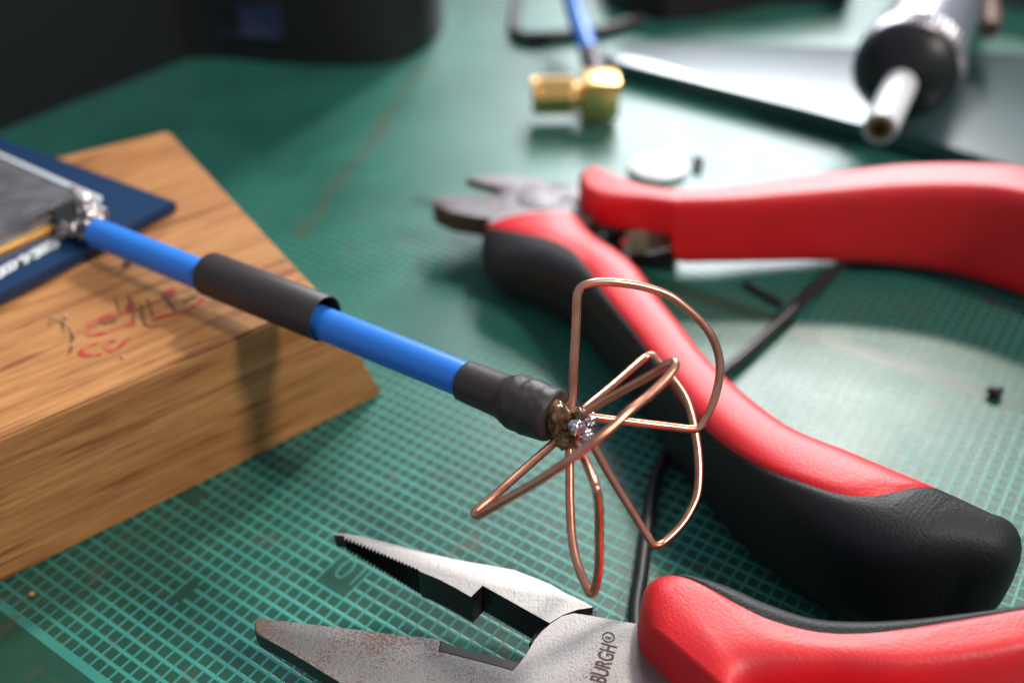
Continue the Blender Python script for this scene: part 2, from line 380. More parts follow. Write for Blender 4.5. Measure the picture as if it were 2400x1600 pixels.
def onwedge(x, y, off): return onplane(x, y, WP, WN, off)
def ribbon(name, px, w, off, m, parent, n=6):
    P = [onwedge(x, y, off) for x, y in catmull(px, n)]
    V = []; Fc = []
    for i, p in enumerate(P):
        t = (P[min(i+1, len(P)-1)]-P[max(i-1, 0)]).normalized(); s = WN.cross(t).normalized()
        ww = w*(.75+.5*noise.noise(p*5)+.3)*(.5 if i in (0, len(P)-1) else 1)
        V += [p+s*ww/2, p-s*ww/2]
    for i in range(len(P)-1): Fc.append((2*i, 2*i+1, 2*i+3, 2*i+2))
    return mesh(name, V, Fc, m, parent, smooth=False)
for k, st in enumerate([
    ([(308, 707), (303, 724), (280, 735), (245, 744), (218, 757), (203, 776), (212, 785), (245, 780), (285, 768), (318, 757)], .09),
    ([(382, 694), (397, 684), (412, 681)], .11),
    ([(356, 752), (380, 742), (405, 736), (432, 729), (455, 716), (478, 698)], .07),
    ([(235, 802), (205, 812), (190, 824), (196, 832), (215, 832), (238, 829)], .06),
    ([(243, 800), (255, 815), (262, 822), (280, 812), (296, 797), (305, 793)], .05),
    ([(262, 822), (248, 815), (252, 803), (272, 797)], .05)]):
    ribbon('pen_mark', st[0], st[1]*.95, .004+.0006*k, REDINK, wedge)
for k, st in enumerate([
    ([(268, 694), (275, 715), (283, 738)], .025), ([(300, 690), (310, 720), (312, 752)], .03), ([(330, 712), (335, 745), (345, 762), (368, 763)], .04),
    ([(385, 690), (402, 715), (415, 738)], .03), ([(345, 700), (352, 720), (360, 742)], .025), ([(430, 706), (445, 698), (462, 692)], .07),
    ([(240, 755), (258, 750), (272, 752)], .09)]):
    ribbon('pencil_mark', st[0], st[1], .009+.0006*k, PENCIL, wedge)
# thin curled fibre and chips on the block
fib = tube('curled_fibre', [onwedge(x, y, .03+.03*math.sin(i)) for i, (x, y) in enumerate(catmull([(118, 745), (148, 755), (170, 778), (174, 800), (163, 822)], 6))], .012, mat('fibre', (.40, .26, .15), .5), None, seg=8)
tag(fib, 'thin curled brown fibre lying on the top of the wooden block', 'fibre')
SOLB = mat('dull_solder_spatter', (.55, .36, .24), .5)
for i, (x, y, r) in enumerate([(300, 613, .06), (155, 742, .03), (287, 836, .022)]):
    s = blob('solder_spatter', onwedge(x, y, r*.5), r, SOLB, wedge, sub=2, amp=.3, seed=i)

# ------------------------------------------------------------------ circuit board on the wedge
pc = empty('circuit_board', onwedge(200, 520, .02), 'blue circuit board with tin shield lying on the wooden block', 'circuit board')
def slab_on(name, px, lo, hi, m, parent, bevel=.01, auto=30):
    bm = bmesh.new()
    tv = [bm.verts.new(onwedge(x, y, hi) if len((x, y)) == 2 else 0) for x, y in px]
    bv = [bm.verts.new(v.co - WN*(hi-lo)) for v in tv]; n = len(px)
    bm.faces.new(tv); bm.faces.new(bv[::-1])
    for i in range(n): j = (i+1) % n; bm.faces.new((tv[i], bv[i], bv[j], tv[j]))
    if bevel: bmesh.ops.bevel(bm, geom=[bm.edges.get((tv[i], tv[(i+1) % n])) for i in range(n)], offset=bevel, segments=2, affect='EDGES')
    bm.verts.index_update()
    V = [v.co.copy() for v in bm.verts]; Fc = [tuple(v.index for v in f.verts) for f in bm.faces]; bm.free()
    return mesh(name, V, Fc, m, parent, auto=auto)
slab_on('board', [(411, 472), (0, 322), (-420, 170), (-560, 945), (0, 688), (188, 592)], .03, .17, PCB, pc)
slab_on('trace_line', [(240, 462), (0, 358), (-200, 270), (-203, 277), (0, 366), (232, 470), (222, 483), (228, 486)], .171, .178, SILK, pc, 0)
sh_ = slab_on('shield', [(186, 452), (0, 372), (-300, 245), (-420, 690), (0, 545), (118, 484)], .174, .42, TIN, pc, .03)
slab_on('shield_rim', [(122, 492), (0, 553), (-420, 700), (-425, 716), (0, 572), (134, 505)], .18, .30, TIN, sh_, .015)
slab_on('gold_strip', [(134, 512), (0, 574), (-420, 722), (-425, 735), (0, 590), (140, 527)], .174, .23, GOLD, pc, .01)
slab_on('component', [(158, 462), (118, 482), (132, 522), (176, 530), (194, 492)], .20, .38, CHIP, pc, .015)
for i, (x, y, r, sq) in enumerate([(188, 470, .13, 1), (200, 500, .16, 1), (215, 522, .17, 1.1), (178, 540, .13, 1), (152, 542, .12, 1), (205, 545, .15, 1), (235, 505, .11, 1), (165, 505, .07, 1), (140, 497, .05, 1), (176, 452, .10, 1)]):
    blob('solder_joint', onwedge(x, y, .28), r, DULLS, pc, sub=4, amp=.35, freq=2.5, seed=i)
# blurred white lettering on the lower strip
random.seed(3)
for i in range(11):
    x = 128 - i*14; y = 567 + i*7.6
    s = 9
    q = random.choice([0, 1, 2])
    sh = [[(-s, -s), (-s, s*1.3), (0, s*1.5), (s*.8, s*.6), (0, -s*.6), (-s, -s)], [(-s, s), (0, -s), (s, s), (s*.5, 0), (-s*.5, 0)], [(0, -s*1.2), (-s, 0), (0, s*1.4), (s, 0), (0, -s*1.2)]][q]
    ribbon('printed_letter', [(x+a*.8, y+b) for a, b in sh], .045, .176+.0008*i, SILK, pc, 3)

# ------------------------------------------------------------------ coaxial antenna
ca_, cb_ = atd(225, 545, 13.1), atd(1085, 888, 10.4)
HD = 9.72
HUB = atd(1335, 985, HD)
ant = empty('wire_antenna', ca_, 'blue cable antenna with four bent copper wire lobes soldered at its tip', 'antenna')
cdir = (HUB-ca_).normalized()
def cline(t): return ca_ + (cb_-ca_)*t
P = [ca_ - cdir*.02 + cdir*.0, *[cline(t) for t in (.02, .05, .2, .4, .6, .8, 1.0, 1.06, 1.15)]]
P = [Vector(p) for p in catmull([tuple(ca_ + (cb_-ca_)*t) for t in (0, .03, .2, .4, .6, .8, 1.0, 1.05, 1.1)], 5)]
rads = [.155 if i == 0 else .175 if i == 1 else .191 for i in range(len(P))]
cable = tube('cable', P, rads, BLUE, ant, seg=40, auto=80)
# loose sleeve (hollow)
lift = CU*.085
def tpx(x):     # parameter of the cable point seen at picture column x
    lo, hi = -.2, 1.6
    for _ in range(50):
        m = (lo+hi)/2; q = cline(m)-EYE
        if 1200+F*q.dot(CR)/q.dot(_f) < x: lo = m
        else: hi = m
    return lo
L0, L1 = cline(tpx(494))+Vector((0, 0, .066)), cline(tpx(764))+Vector((0, 0, .076))
def hollow(name, P0, P1, ro, ri, m, parent, seg=48):
    T = (P1-P0).normalized(); n = T.orthogonal().normalized(); b = T.cross(n); V = []; Fc = []
    rings = [(0, ri), (0, ro-.008), (.008, ro), (1-.008, ro), (1, ro-.008), (1, ri)]
    for t, r in rings:
        for k in range(seg):
            a = 2*math.pi*k/seg; V.append(P0+(P1-P0)*t + n*math.cos(a)*r + b*math.sin(a)*r)
    R = len(rings)
    for i in range(R):
        for k in range(seg):
            k2 = (k+1) % seg; j = (i+1) % R
            Fc.append((i*seg+k, i*seg+k2, j*seg+k2, j*seg+k))
    return mesh(name, V, Fc, m, parent, auto=60)
sl = hollow('loose_heat_shrink', L0, L1, .270, .248, SHRINK, None)
tag(sl, 'loose black heat shrink sleeve slipped over the middle of the blue cable', 'heat shrink sleeve')
# tight lumpy sleeve
hs = []
prof = [(0, .0), (.0, .222), (.01, .232), (.10, .236), (.20, .238), (.36, .242), (.46, .25), (.53, .285), (.60, .312), (.68, .305), (.74, .315), (.82, .305), (.90, .30), (.97, .29), (1.0, .27), (1.0, .18)]
E0, E1 = atd(1090, 892, 10.385), atd(1300, 977, 9.83)
prof2 = catmull([(a, b) for a, b in prof[1:-1]], 5)
prof2 = [(-.002, .205)] + prof2 + [(1.004, .16)]
def lump(i, a):
    t = prof2[i][0]
    if t < .42: return 1 + .008*noise.noise(Vector((math.cos(a), math.sin(a), t*9))*2)
    k = min(1, (t-.42)*8)
    return 1 + k*(.05*noise.noise(Vector((math.cos(a)*1.6, math.sin(a)*1.6, t*9))) + .022*noise.noise(Vector((math.cos(a)*4, math.sin(a)*4, t*22+4))))
tube('tight_heat_shrink', [E0+(E1-E0)*t for t, r in prof2], [r*.93 for t, r in prof2], SHRINK, ant, seg=72, cap=True, rfun=lump, auto=70)
blob('flux_residue', HUB - cdir*.08, .165, FLUX, ant, sub=5, amp=.45, freq=1.1, squash=(.9, 1, 1.05), seed=2)
blob('solder_bead', atd(1352, 1000, HD-.17), .082, SOLDER, ant, sub=5, amp=.3, freq=1.2, seed=5)
blob('solder_bead', atd(1381, 985, HD), .075, SOLDER, ant, sub=4, amp=.4, freq=3, seed=6)
blob('solder_bead', atd(1372, 1022, HD-.08), .085, SOLDER, ant, sub=4, amp=.35, freq=3, seed=9)
blob('flux_residue', atd(1362, 970, HD-.15), .062, FLUX, ant, sub=4, amp=.3, freq=3, seed=8)
blob('flux_residue', atd(1325, 1030, HD-.05), .10, FLUX, ant, sub=4, amp=.4, freq=3, seed=3)
lobes = [
 [(1336, 975, 0), (1340, 933, -.02), (1344, 865, -.07), (1348, 797, -.12), (1352, 705, -.19), (1356, 682, -.2), (1369, 669, -.2), (1407, 661, -.17), (1461, 664, -.12), (1516, 674, -.05), (1570, 693, 0), (1611, 723, .05), (1646, 756, .1), (1671, 794, .14), (1685, 838, .18), (1687, 879, .21), (1679, 920, .24), (1665, 960, .27), (1650, 987, .3), (1640, 1000, .3), (1622, 1005, .29), (1570, 1000, .24), (1488, 990, .15), (1420, 981, .07), (1375, 975, 0)],
 [(1366, 962, .15), (1382, 947, .3), (1434, 903, .6), (1483, 860, .85), (1510, 838, .98), (1529, 833, 1.0), (1546, 849, .98), (1578, 887, .95), (1606, 928, .92), (1622, 974, .88), (1630, 1015, .84), (1636, 1062, .78), (1638, 1116, .7), (1633, 1165, .62), (1611, 1211, .52), (1584, 1244, .44), (1557, 1269, .36), (1545, 1277, .32), (1533, 1276, .3), (1524, 1266, .29), (1505, 1236, .27), (1461, 1165, .2), (1420, 1097, .1), (1393, 1048, .02), (1375, 1015, 0)],
 [(1352, 978, -.1), (1407, 944, -.25), (1475, 906, -.5), (1529, 876, -.7), (1565, 853, -.83), (1581, 849, -.87), (1581, 862, -.92), (1557, 892, -1.0), (1516, 930, -1.12), (1475, 963, -1.24), (1434, 1001, -1.33), (1385, 1039, -1.4), (1339, 1073, -1.38), (1298, 1103, -1.32), (1243, 1138, -1.18), (1189, 1168, -1.03), (1148, 1192, -.9), (1124, 1206, -.8), (1114, 1204, -.76), (1121, 1192, -.73), (1162, 1158, -.62), (1216, 1111, -.42), (1271, 1062, -.2), (1303, 1032, -.05), (1315, 1012, .05)],
 [(1330, 1015, 0), (1333, 1043, -.05), (1335, 1103, -.15), (1336, 1171, -.27), (1338, 1239, -.4), (1343, 1280, -.48), (1352, 1318, -.55), (1366, 1355, -.62), (1380, 1383, -.68), (1386, 1389, -.7), (1393, 1381, -.72), (1401, 1350, -.78), (1405, 1307, -.85), (1405, 1252, -.95), (1404, 1198, -1.05), (1401, 1165, -1.12), (1396, 1141, -1.15), (1385, 1111, -1.0), (1369, 1075, -.7), (1352, 1043, -.3), (1342, 1020, 0)]]
for k, lb in enumerate(lobes):
    P = [tuple(atd(x, y, HD+dz*.95)) for x, y, dz in lb]
    P = catmull(P, 5)
    P2 = [Vector(p)+Vector((noise.noise(Vector(p)*2+Vector((k*5, 0, 0))), noise.noise(Vector(p)*2+Vector((0, 7, k))), 0))*.008 for p in P]
    lo = tube('wire_lobe', P2, .0425, COPPER, ant, seg=14)
lab = ['upright copper lobe facing the top of the photo', 'copper lobe farthest from the camera', 'copper lobe arching across the front of the joint', 'narrow copper lobe hanging straight down']
for o_, l_ in zip([o for o in S.objects if o.name.startswith('wire_lobe')], lab): o_['label'] = l_

# ------------------------------------------------------------------ grips (lofts)
def sup(c, n): return math.copysign(abs(c)**(2/n), c)
def grip(stations, red_name, black_name, parent, nexp=2.7, r0=.12, r1=.35, ns=11, black_side='N', zN='mid', hidden=True, extra=None):
    """station: (Nx,Ny,Fx,Fy,zt,zb,phi1,phi2)  black covers phi1..phi2 (deg), 0 = N side, 90 = top"""
    W_ = []
    for s in stations:
        zt, zb = s[4], s[5]; zm = .5*(zt+zb)
        Pn = at(s[0], s[1], zm if zN == 'mid' else zt); Pf = at(s[2], s[3], zt)
        ph1, ph2 = s[6], s[7]; drop = s[8] if len(s) > 8 else 0
        W_.append((Pn.x, Pn.y, Pf.x, Pf.y, zt, zb, ph1, ph2, drop))
    Q = catmull(W_, ns)
    def fphi(f):      # boundary given as a fraction of the half width (1 = N edge, -1 = F edge)
        if f < -1: return 180 + (-f-1)*100
        return math.degrees(math.acos(math.copysign(min(1, abs(f))**(nexp/2), f)))
    Q = [q[:6] + ((q[6], fphi(q[7])) if black_side == 'N' else (fphi(q[7]), q[6])) + q[8:] for q in Q]
    rings = []
    for q in Q:
        pn = Vector((q[0], q[1], 0)); pf = Vector((q[2], q[3], 0)); c = (pn+pf)/2; a = (pn-pf)/2
        rings.append([c, a*1.02, q[4], q[5], q[6], q[7], 1.0, q[8]])
    def caps(rings, r, rev):
        if r <= 0: return rings
        R = rings[::-1] if rev else rings
        c0 = R[0]; t = (R[0][0]-R[1][0]); t = t.normalized() if t.length > 1e-6 else Vector((1, 0, 0))
        pre = []
        for k in range(7, 0, -1):
            ang = k/7*math.pi/2*.98
            cc = list(c0); cc[0] = c0[0]+t*(r*math.sin(ang)); cc[6] = math.cos(ang)**.75; pre.append(cc)
        R = pre+R
        return R[::-1] if rev else R
    rings = caps(rings, r0, False); rings = caps(rings, r1, True)
    def build(name, m, getr, nt):
        V = []; Fc = []
        for i, (c, a, zt, zb, p1, p2, sc, drop) in enumerate(rings):
            A_, B_ = getr(p1, p2)
            hh = (zt-zb)/2; zc = (zt+zb)/2
            for k in range(nt+1):
                u = k/nt; ph = math.radians(A_+(B_-A_)*u)
                f = 1 - (.03 if k in (0, nt) else .012 if k in (1, nt-1) else 0)
                x = sup(math.cos(ph), nexp)*f*sc; z = sup(math.sin(ph), nexp)*f
                if drop > 0 and z > 0 and x > -.2: z *= 1 - drop*min(1, (x+.2)/1.2)**1.5
                p = c + a*x; zz = zc + hh*z*sc
                V.append(Vector((p.x, p.y, zz)))
        w = nt+1
        for i in range(len(rings)-1):
            for k in range(nt): Fc.append((i*w+k, i*w+k+1, (i+1)*w+k+1, (i+1)*w+k))
        Fc.append(tuple(range(w))); Fc.append(tuple((len(rings)-1)*w+k for k in range(w))[::-1])
        return mesh(name, V, Fc, m, parent, auto=80)
    r_ = build(red_name, RED, lambda a, b: (b, a+360), 56)
    b_ = build(black_name, BLACKG, lambda a, b: (a, b), 40)
    return r_, b_

# ---- diagonal cutters (upper pair)
cut = empty('diagonal_cutters', at(1290, 470, 0), 'red and black handled diagonal cutters lying open behind the copper antenna', 'diagonal cutters')
grip([
 (1133, 560, 1363, 494, 1.06, .12, -60, 0.96, .4), (1133, 600, 1384, 520, 1.08, .12, -80, 0.35, .55), (1163, 635, 1415, 545, 1.10, .10, -80, 0.0, .55),
 (1240, 660, 1458, 572, 1.14, .10, -80, 0.08, .45), (1325, 700, 1503, 612, 1.18, .10, -80, 0.38, .3), (1388, 760, 1545, 672, 1.2, .1, -80, 0.6, .2),
 (1462, 850, 1602, 742, 1.24, .1, -80, 0.68, .15), (1528, 940, 1668, 823, 1.3, .1, -80, 0.78, .1), (1602, 1042, 1763, 908, 1.4, .1, -80, 0.86, .1),
 (1700, 1150, 1872, 983, 1.5, .08, -80, 0.82, .1), (1815, 1255, 2008, 1032, 1.58, .05, -80, 0.58, .12), (1950, 1340, 2110, 1072, 1.62, .02, -80, 0.2, .15),
 (2090, 1385, 2222, 1120, 1.60, .02, -85, -.9, .15), (2235, 1395, 2335, 1180, 1.50, .02, -90, -1.25, .15)],
 'red_grip', 'black_grip', cut, nexp=3.8, r0=.10, r1=.45)
grip([
 (1376, 440, 1366, 396, 1.28, .72, 250, -.86), (1402, 454, 1396, 382, 1.3, .70, 250, -.86), (1450, 461, 1436, 402, 1.32, .70, 250, -.86),
 (1514, 465, 1500, 426, 1.34, .70, 250, -.86), (1578, 472, 1572, 438, 1.36, .70, 250, -.86), (1600, 473, 1596, 438, 1.36, .25, 250, -.86), (1700, 471, 1695, 432, 1.38, .22, 250, -.86),
 (1820, 463, 1812, 416, 1.42, .2, 250, -.86), (1940, 454, 1935, 398, 1.48, .2, 250, -.86), (2110, 441, 2105, 376, 1.58, .15, 250, -.86),
 (2280, 440, 2272, 371, 1.68, .1, 250, -.86), (2400, 454, 2400, 381, 1.74, .06, 250, -.86), (2560, 500, 2575, 425, 1.74, .04, 250, -.86), (2700, 570, 2720, 490, 1.6, .04, 250, -.86)],
 'red_grip', 'black_grip', cut, nexp=6, r0=.08, r1=.3, zN='top', black_side='F')
ZC = .86
def PZ(pts, z): return [at(x, y, z) for x, y in pts]
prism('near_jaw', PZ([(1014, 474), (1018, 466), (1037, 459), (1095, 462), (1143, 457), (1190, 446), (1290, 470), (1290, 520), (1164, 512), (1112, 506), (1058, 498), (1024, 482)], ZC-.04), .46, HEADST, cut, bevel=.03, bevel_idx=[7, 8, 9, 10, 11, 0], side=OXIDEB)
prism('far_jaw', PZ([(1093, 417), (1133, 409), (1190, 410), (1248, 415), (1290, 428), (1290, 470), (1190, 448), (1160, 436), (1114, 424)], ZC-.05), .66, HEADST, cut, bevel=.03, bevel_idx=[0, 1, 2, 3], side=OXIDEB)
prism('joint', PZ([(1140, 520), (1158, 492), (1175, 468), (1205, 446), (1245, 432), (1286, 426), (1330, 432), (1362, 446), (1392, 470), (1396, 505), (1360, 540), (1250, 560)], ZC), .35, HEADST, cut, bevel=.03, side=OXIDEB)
piv = at(1268, 462, ZC)
tube('pivot_disc', [piv-Vector((0, 0, .1)), piv+Vector((0, 0, .012)), piv+Vector((0, 0, .018))], [.40, .40, .385], HEADST, cut, seg=48, auto=30)
prism('handle_tang', PZ([(1350, 470), (1400, 465), (1600, 480), (1600, 500), (1400, 498), (1360, 500)], .70), .3, STEEL, cut, bevel=.02)
prism('shade_tang', PZ([(1378, 490), (1450, 505), (1590, 515), (1594, 590), (1530, 600), (1490, 590), (1420, 530)], .30), .12, BLACKP, cut, bevel=.02)  # tang filler, black to stand in for the shade below the far handle
s0, s1 = at(1466, 547, .76), at(1600, 522, .76)
dirs = (s1-s0); nn = Vector((-dirs.y, dirs.x, 0)).normalized()*.05
spr = rect_box('leaf_spring', (s0+s1)/2-Vector((0, 0, .2)), dirs/2, nn, (0, 0, .2), BRASSY, cut, bevel=.015)
s2 = at(1470, 566, .74); tube('spring_curl', [s2-Vector((.03, 0, .36)), s2+Vector((-.03, 0, .02))], .085, CHROME, spr, seg=20)

# ---- combination pliers (lower pair)
pl = empty('needle_nose_pliers', at(1330, 1500, 0), 'needle nose pliers with serrated steel jaws open and red black handles, nearest the camera', 'pliers')
grip([
 (1745, 1640, 1508, 1440, 1.30, .1, 250, -1.35), (1742, 1612, 1505, 1385, 1.34, .08, 255, -1.25), (1745, 1592, 1522, 1330, 1.37, .06, 262, -1.1),
 (1765, 1574, 1592, 1312, 1.38, .05, 265, -.72), (1800, 1566, 1692, 1340, 1.38, .05, 268, -.34), (1860, 1562, 1790, 1385, 1.38, .05, 268, -.2),
 (1950, 1562, 1900, 1424, 1.38, .05, 268, -.2), (2040, 1566, 2012, 1432, 1.4, .05, 268, -.25), (2140, 1570, 2132, 1426, 1.42, .05, 268, -.4),
 (2280, 1556, 2272, 1410, 1.46, .05, 268, -.52), (2420, 1530, 2412, 1392, 1.5, .05, 268, -.6), (2600, 1490, 2590, 1372, 1.5, .05, 268, -.6), (2800, 1470, 2790, 1360, 1.4, .05, 268, -.6)],
 'red_grip', 'black_grip', pl, nexp=4.2, r0=.10, r1=.3, zN='top', black_side='F')
grip([(1480, 2150, 1700, 1760, 1.3, .1, -60, .8), (1700, 2250, 1900, 1850, 1.3, .1, -60, .8), (2000, 2300, 2150, 1900, 1.3, .1, -60, .8), (2500, 2350, 2600, 1950, 1.3, .1, -60, .8)],
 'red_grip', 'black_grip', pl, r0=.1, r1=.3, zN='top')
ZP, ZQ = .80, .38
# jaw with the serrated face turned to the camera
def zig(p, q, n, amp):
    out = []
    p = Vector(p); q = Vector(q); d = q-p; nm = Vector((-d.y, d.x)).normalized()
    if nm.y > 0: nm = -nm
    for i in range(n):
        out.append(tuple(p+d*(i/n))); out.append(tuple(p+d*((i+.62)/n)+nm*amp*(.5+.7*min(1, i/n*1.6))))
    return out
jaw_top = [(783, 1246), (812, 1250), (843, 1255), (888, 1266), (933, 1277), (1000, 1294), (1060, 1308), (1100, 1316), (1150, 1324), (1205, 1335), (1248, 1347), (1290, 1368), (1324, 1388), (1375, 1412), (1390, 1421)]
jaw_in = [(1386, 1423), (1355, 1427), (1319, 1440), (1291, 1457), (1288, 1459), (1131, 1371), (1104, 1398), (1068, 1377), (1030, 1357), (984, 1338)]
teeth = zig((981, 1336), (800, 1262), 22, 7.5)
poly = jaw_top + jaw_in + teeth + [(783, 1253)]
zbl = [min(.62, max(ZQ, .64 - (x-783)*.0013)) for x, y in poly]
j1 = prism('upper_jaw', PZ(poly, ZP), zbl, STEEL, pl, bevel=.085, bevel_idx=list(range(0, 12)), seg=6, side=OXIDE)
# lower jaw and head in one piece
low_top = [(1215, 1557), (1202, 1571), (1150, 1556), (1090, 1541), (1027, 1525), (1033, 1497), (984, 1492), (930, 1487), (880, 1480), (856, 1478)]
rag = zig((850, 1477), (612, 1450), 26, 2.2)
low_bot = [(603, 1449), (596, 1461), (596, 1476), (604, 1486), (636, 1503), (672, 1522), (725, 1554), (780, 1588), (860, 1635), (960, 1690), (1150, 1790), (1400, 1850), (1560, 1840), (1700, 1760), (1700, 1640), (1661, 1584), (1620, 1527), (1582, 1477), (1508, 1463), (1440, 1452), (1380, 1441), (1345, 1436), (1317, 1443), (1290, 1461), (1270, 1478), (1252, 1500), (1234, 1532)]
zb2 = [ZQ-.02 + .24*max(0, min(1, (1300-x)/500)) for x, y in low_top+rag+low_bot]
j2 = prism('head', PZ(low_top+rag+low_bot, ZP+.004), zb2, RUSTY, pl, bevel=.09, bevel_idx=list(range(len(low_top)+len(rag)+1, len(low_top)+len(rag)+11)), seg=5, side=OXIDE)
# ground cutter notch inside the head, a little lower than the face
prism('cutter_notch', PZ([(1031, 1499), (1060, 1512), (1100, 1524), (1151, 1535), (1200, 1548), (1222, 1553), (1236, 1535), (1212, 1566), (1202, 1569), (1150, 1554), (1090, 1539), (1029, 1523)], ZP-.06), ZQ, mat('ground_edge', (.07, .062, .06), .5, metal=.5), pl, bevel=0)
# lap joint under the arc
prism('joint_plate', PZ([(1240, 1506), (1255, 1478), (1290, 1448), (1330, 1425), (1388, 1420), (1397, 1430), (1397, 1446), (1420, 1480), (1330, 1520)], ZP-.10), ZQ-.03, OXIDE, pl, bevel=.01)
ENG = mat('etched_marking', (.085, .045, .03), .6, metal=.2)
base0 = at(1424, 1585, ZP+.004); base1 = at(1447, 1511, ZP+.004)
xd = (base1-base0).normalized(); yd = Vector((-xd.y, xd.x, 0))
o = text_mesh('etched_lettering', 'BURGH', ENG, j2, base0 - xd*.09, xd, yd, .215, .62, .003, bold=.02)
# registered mark: ring and R
rc = at(1426, 1492, ZP+.007)
V = []; Fc = []
for k in range(40):
    a = 2*math.pi*k/40
    for r in (.062, .048): V.append(rc+Vector((math.cos(a)*r, math.sin(a)*r, 0)))
for k in range(40):
    k2 = (k+1) % 40; Fc.append((2*k, 2*k+1, 2*k2+1, 2*k2))
mesh('etched_mark', V, Fc, ENG, j2, smooth=False)
text_mesh('etched_mark', 'R', ENG, j2, rc-xd*.025-yd*.03, xd, yd, .085, .8, .0, bold=.01)

# ------------------------------------------------------------------ thin black cable under the cutters
cp = [(2010, 585, .12), (1975, 618, .12), (1900, 690, .12), (1820, 765, .12), (1740, 838, .12), (1690, 878, .12), (1620, 960, .12), (1565, 1060, .12), (1535, 1130, .12), (1515, 1250, .12), (1502, 1350, .12), (1490, 1430, .12), (1490, 1520, .12), (1480, 1650, .12)]
P = catmull([tuple(at(x, y, z)) for x, y, z in [(2160, 470, .12), (2080, 530, .12)]+cp], 6)
o = tube('black_wire', P, .085, BLACKR, None, seg=14); tag(o, 'thin black wire running under the open cutters towards the pliers', 'wire')
# small scraps
o = blob('wood_crumb', at(74, 1391, .03), .035, CRUMB, None, 3, .3, 2, (1, .8, .7), 1); tag(o, 'tiny orange wood crumb at the left edge of the grid', 'crumb')
P = catmull([tuple(at(x, y, .05)) for x, y in [(1748, 664), (1785, 688), (1832, 712)]], 5)
o = tube('wire_scrap', P, .05, BLACKR, None, seg=10); tag(o, 'short black wire scrap lying between the red handles', 'wire scrap')
o = blob('rubber_scrap', at(2333, 918, .08), .11, BLACKR, None, 3, .4, 1.6, (1, .7, .7), 4); tag(o, 'small black scrap on the mat at the right edge', 'scrap')
o = blob('rubber_scrap', at(1636, 378, .11), .17, BLACKR, None, 3, .3, 1.5, (.6, 1.2, .6), 5); tag(o, 'small black scrap beside the white disc behind the cutters', 'scrap')
dc = at(1540, 400, 0)
V, Fc = [], []
o = tube('white_disc', [dc+Vector((0, 0, .01)), dc+Vector((0, 0, .03)), dc+Vector((0, 0, .12)), dc+Vector((0, 0, .14))], [.5, .55, .55, .5], WHITED, None, seg=48, auto=40)
tag(o, 'round white disc lying flat behind the far red handle', 'disc')

# ------------------------------------------------------------------ gold connector with blue cable
cn = empty('gold_connector', at(1350, 285, 0), 'gold right angle connector on a blue cable, blurred in the background', 'connector')
zc = .55
c1 = at(1406, 222, zc)
rect_box('body', c1, (.37, 0, 0), (0, .37, 0), (0, 0, .40), GOLD, cn, bevel=.05)
def cyl(name, p, q, r, m, parent, seg=24, hexa=False):
    return tube(name, [p, p+(q-p)*.06, p+(q-p)*.94, q], [r*.93, r, r, r*.93], m, parent, seg=6 if hexa else seg, auto=25)
cyl('neck', c1+Vector((-.35, 0, 0)), c1+Vector((-.55, 0, 0)), .25, GOLD, cn)
hn_ = cyl('hex_nut', c1+Vector((-.52, 0, 0)), c1+Vector((-1.28, 0, 0)), .41, GOLD, cn, hexa=True)
cyl('nut_flange', c1+Vector((-1.26, 0, 0)), c1+Vector((-1.38, 0, 0)), .37, GOLD, hn_)
q0 = c1+Vector((-.02, .3, .15)); q1 = atd(1385, 130, 21.6); q2 = atd(1372, 95, 22.2); q3 = atd(1350, 35, 22.9); q4 = atd(1325, -60, 23.6)
tube('cable_sleeve', catmull([tuple(q0), tuple(atd(1392, 150, 21.2)), tuple(q1)], 4), .255, mat('grey_heat_shrink', (.10, .075, .075), .5), cn, seg=24)
tube('cable', catmull([tuple(q1), tuple(q2), tuple(q3), tuple(q4), tuple(atd(1310, -160, 24.5))], 5), .21, BLUE, cn, seg=24)

# ------------------------------------------------------------------ dark background things
sp = empty('dark_plate', at(1900, 220, 0), 'dark green glossy plate lying flat behind the cutters, its corner pointing left', 'plate')
T = [(1418, 128), (1432, 112), (1470, 100), (1560, 97), (2000, 112), (2500, 130), (2900, 220), (2700, 480), (2400, 396), (2250, 352), (1900, 256), (1600, 180), (1440, 142)]
prism('plate_body', PZ(T, .42), .12, PLATE, sp, bevel=.04, seg=3)
for x, y in [(1520, 140), (2300, 330), (2400, 180)]:
    p = at(x, y, .12); tube('foot', [Vector((p.x, p.y, 0)), Vector((p.x, p.y, .13))], .2, BLACKR, sp, seg=16)
# heat tool
C0 = atd(2122, 172, 18.6); vd = ray(2122, 172).normalized()
lat = (CR*(-.42) - CU*(.90)).normalized()
ax = (-vd*math.cos(math.radians(33)) + lat*math.sin(math.radians(33))).normalized()
tl = empty('soldering_tool', C0, 'metal barrelled hot tool with black collar and white nozzle pointing at the camera', 'soldering tool')
def lathe(name, prof, m, parent, seg=64, rf=None, auto=35):
    return tube(name, [C0+ax*t for t, r in prof], [r for t, r in prof], m, parent, seg=seg, rfun=rf, auto=auto, cap=True)
R0 = .965
lathe('barrel', [(-14, .80), (-9, .80), (-2.2, .86), (-.62, .93), (-.60, .90)], CHROME, tl)
lathe('knurled_ring', [(-.60, R0*.97), (-.56, R0*1.02), (-.08, R0*1.02), (-.03, R0*.98), (-.03, .5)], mat('knurled_metal', (.30, .28, .30), .4, metal=1), tl, seg=144, rf=lambda i, a: 1+.018*math.sin(a*48))
lathe('collar', [(-.05, R0*.93), (.05, R0*.90), (.25, R0*.74), (.42, R0*.52), (.50, .33), (.50, .2)], BLACKR, tl)
nz_ = lathe('nozzle', [(.3, .30), (2.15, .295), (2.22, .285), (2.22, .19), (2.22, .17)], CERAMIC, tl)
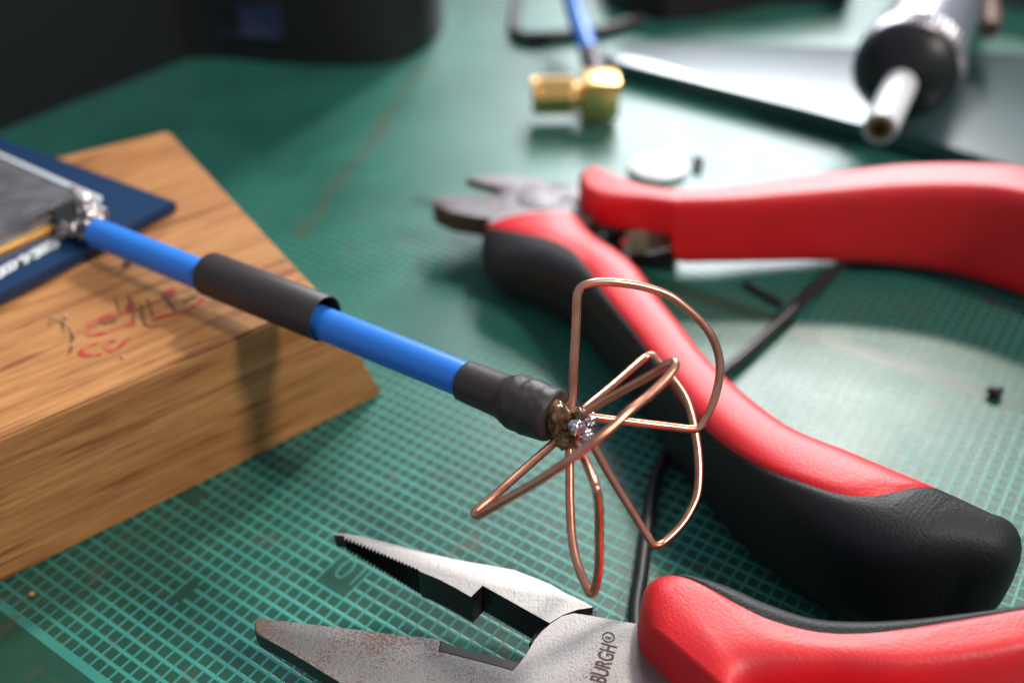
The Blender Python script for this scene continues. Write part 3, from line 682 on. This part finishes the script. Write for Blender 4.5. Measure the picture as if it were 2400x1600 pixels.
lathe('nozzle_tip', [(2.21, .225), (2.235, .22), (2.235, .15)], AMBER, nz_)
lathe('nozzle_bore', [(2.22, .12), (2.245, .115)], CHIP, nz_)
# brown cable beside the tool
o = tube('brown_strap', catmull([tuple(atd(2318, 70, 21)), tuple(atd(2316, 20, 21.5)), tuple(atd(2300, -40, 22)), tuple(atd(2250, -120, 23))], 5), .22, mat('brown_rubber', (.20, .10, .07), .5), None, seg=16)
tag(o, 'brown strap just right of the metal tool barrel at the top edge', 'strap')
# bent dark lead left of the blue cable
P = catmull([tuple(at(x, y, .15)) for x, y in [(1222, -120), (1216, -40), (1210, 20), (1206, 58), (1212, 80), (1240, 88), (1290, 86), (1345, 80), (1420, 70), (1500, 45)]], 6)
o = tube('dark_lead', P, .14, mat('brown_black_rubber', (.055, .038, .038), .5), None, seg=14); tag(o, 'dark brown lead bent square behind the gold connector', 'lead')
# black objects at the back
def rounded(name, px, z0, h, m, label, cat, bev=.5, parent=None):
    P_ = [Vector((*at(x, y, z0)[:2], z0+h)) for x, y in px]
    bm_top = prism(name, P_, z0, m, parent, bevel=bev, seg=6)
    tag(bm_top, label, cat); return bm_top
a0, a1 = at(-60, 330), at(470, 128)
d = (a1-a0).normalized(); nb = Vector((-d.y, d.x, 0))
if nb.y < 0: nb = -nb
P_ = [a0-d*6, a0, a1, a1+nb*8, a0-d*6+nb*8]
o = prism('black_case', [Vector((p.x, p.y, 5.2)) for p in P_], 0.0, BLACKP, None, bevel=.5, seg=5); tag(o, 'large black case filling the top left corner', 'case')
# rounded black device with its soft blue reflection put on as a coloured patch
base = [(430, 140), (512, 138), (650, 150), (800, 158), (900, 152), (975, 130), (1020, 98), (1040, 60), (1044, 10)]
B_ = [at(x, y, 0) for x, y in base]
B_ = [Vector(p) for p in catmull([tuple(p) for p in B_], 4)] + [at(1040, -60, 0), at(430, -60, 0)]
o = prism('black_device', [Vector((p.x, p.y, 7)) for p in B_], 0.02, BLACKR, None, bevel=.4, seg=6); tag(o, 'round cornered black device behind the cable at the top', 'device')
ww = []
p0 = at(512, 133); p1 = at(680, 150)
GLINT = mat('painted_blue_glint', (.045, .065, .14), .5)  # bluish colour stands in for a glint on the black front
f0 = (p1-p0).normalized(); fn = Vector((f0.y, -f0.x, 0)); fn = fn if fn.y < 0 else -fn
for nm in ('glint_patch',):
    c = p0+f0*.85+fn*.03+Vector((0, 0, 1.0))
    rect_box(nm, c, f0*.95, fn*.06, (0, 0, .36), GLINT, None, bevel=.04)
glint_o = bpy.data.objects['glint_patch']; w0 = world_loc(glint_o); glint_o.parent = o; glint_o.location = w0 - o.location
o = prism('brown_case', [Vector((p.x, p.y, 1.3)) for p in [at(1400, -60), at(1430, 5), at(1480, 38), at(1560, 52), at(1660, 42), at(1800, 14), at(1990, 8), at(2000, -60)]], 0.02, BROWNP, None, bevel=.3, seg=4)
tag(o, 'dark brown case at the top edge above the green plate', 'case')
o = prism('black_box', [Vector((p.x, p.y, 2.5)) for p in [at(2290, -60), at(2330, 8), at(2440, 34), at(2600, 40), at(2600, -60)]], 0.5, BLACKP, None, bevel=.2, seg=3)
tag(o, 'black box in the top right corner', 'box')
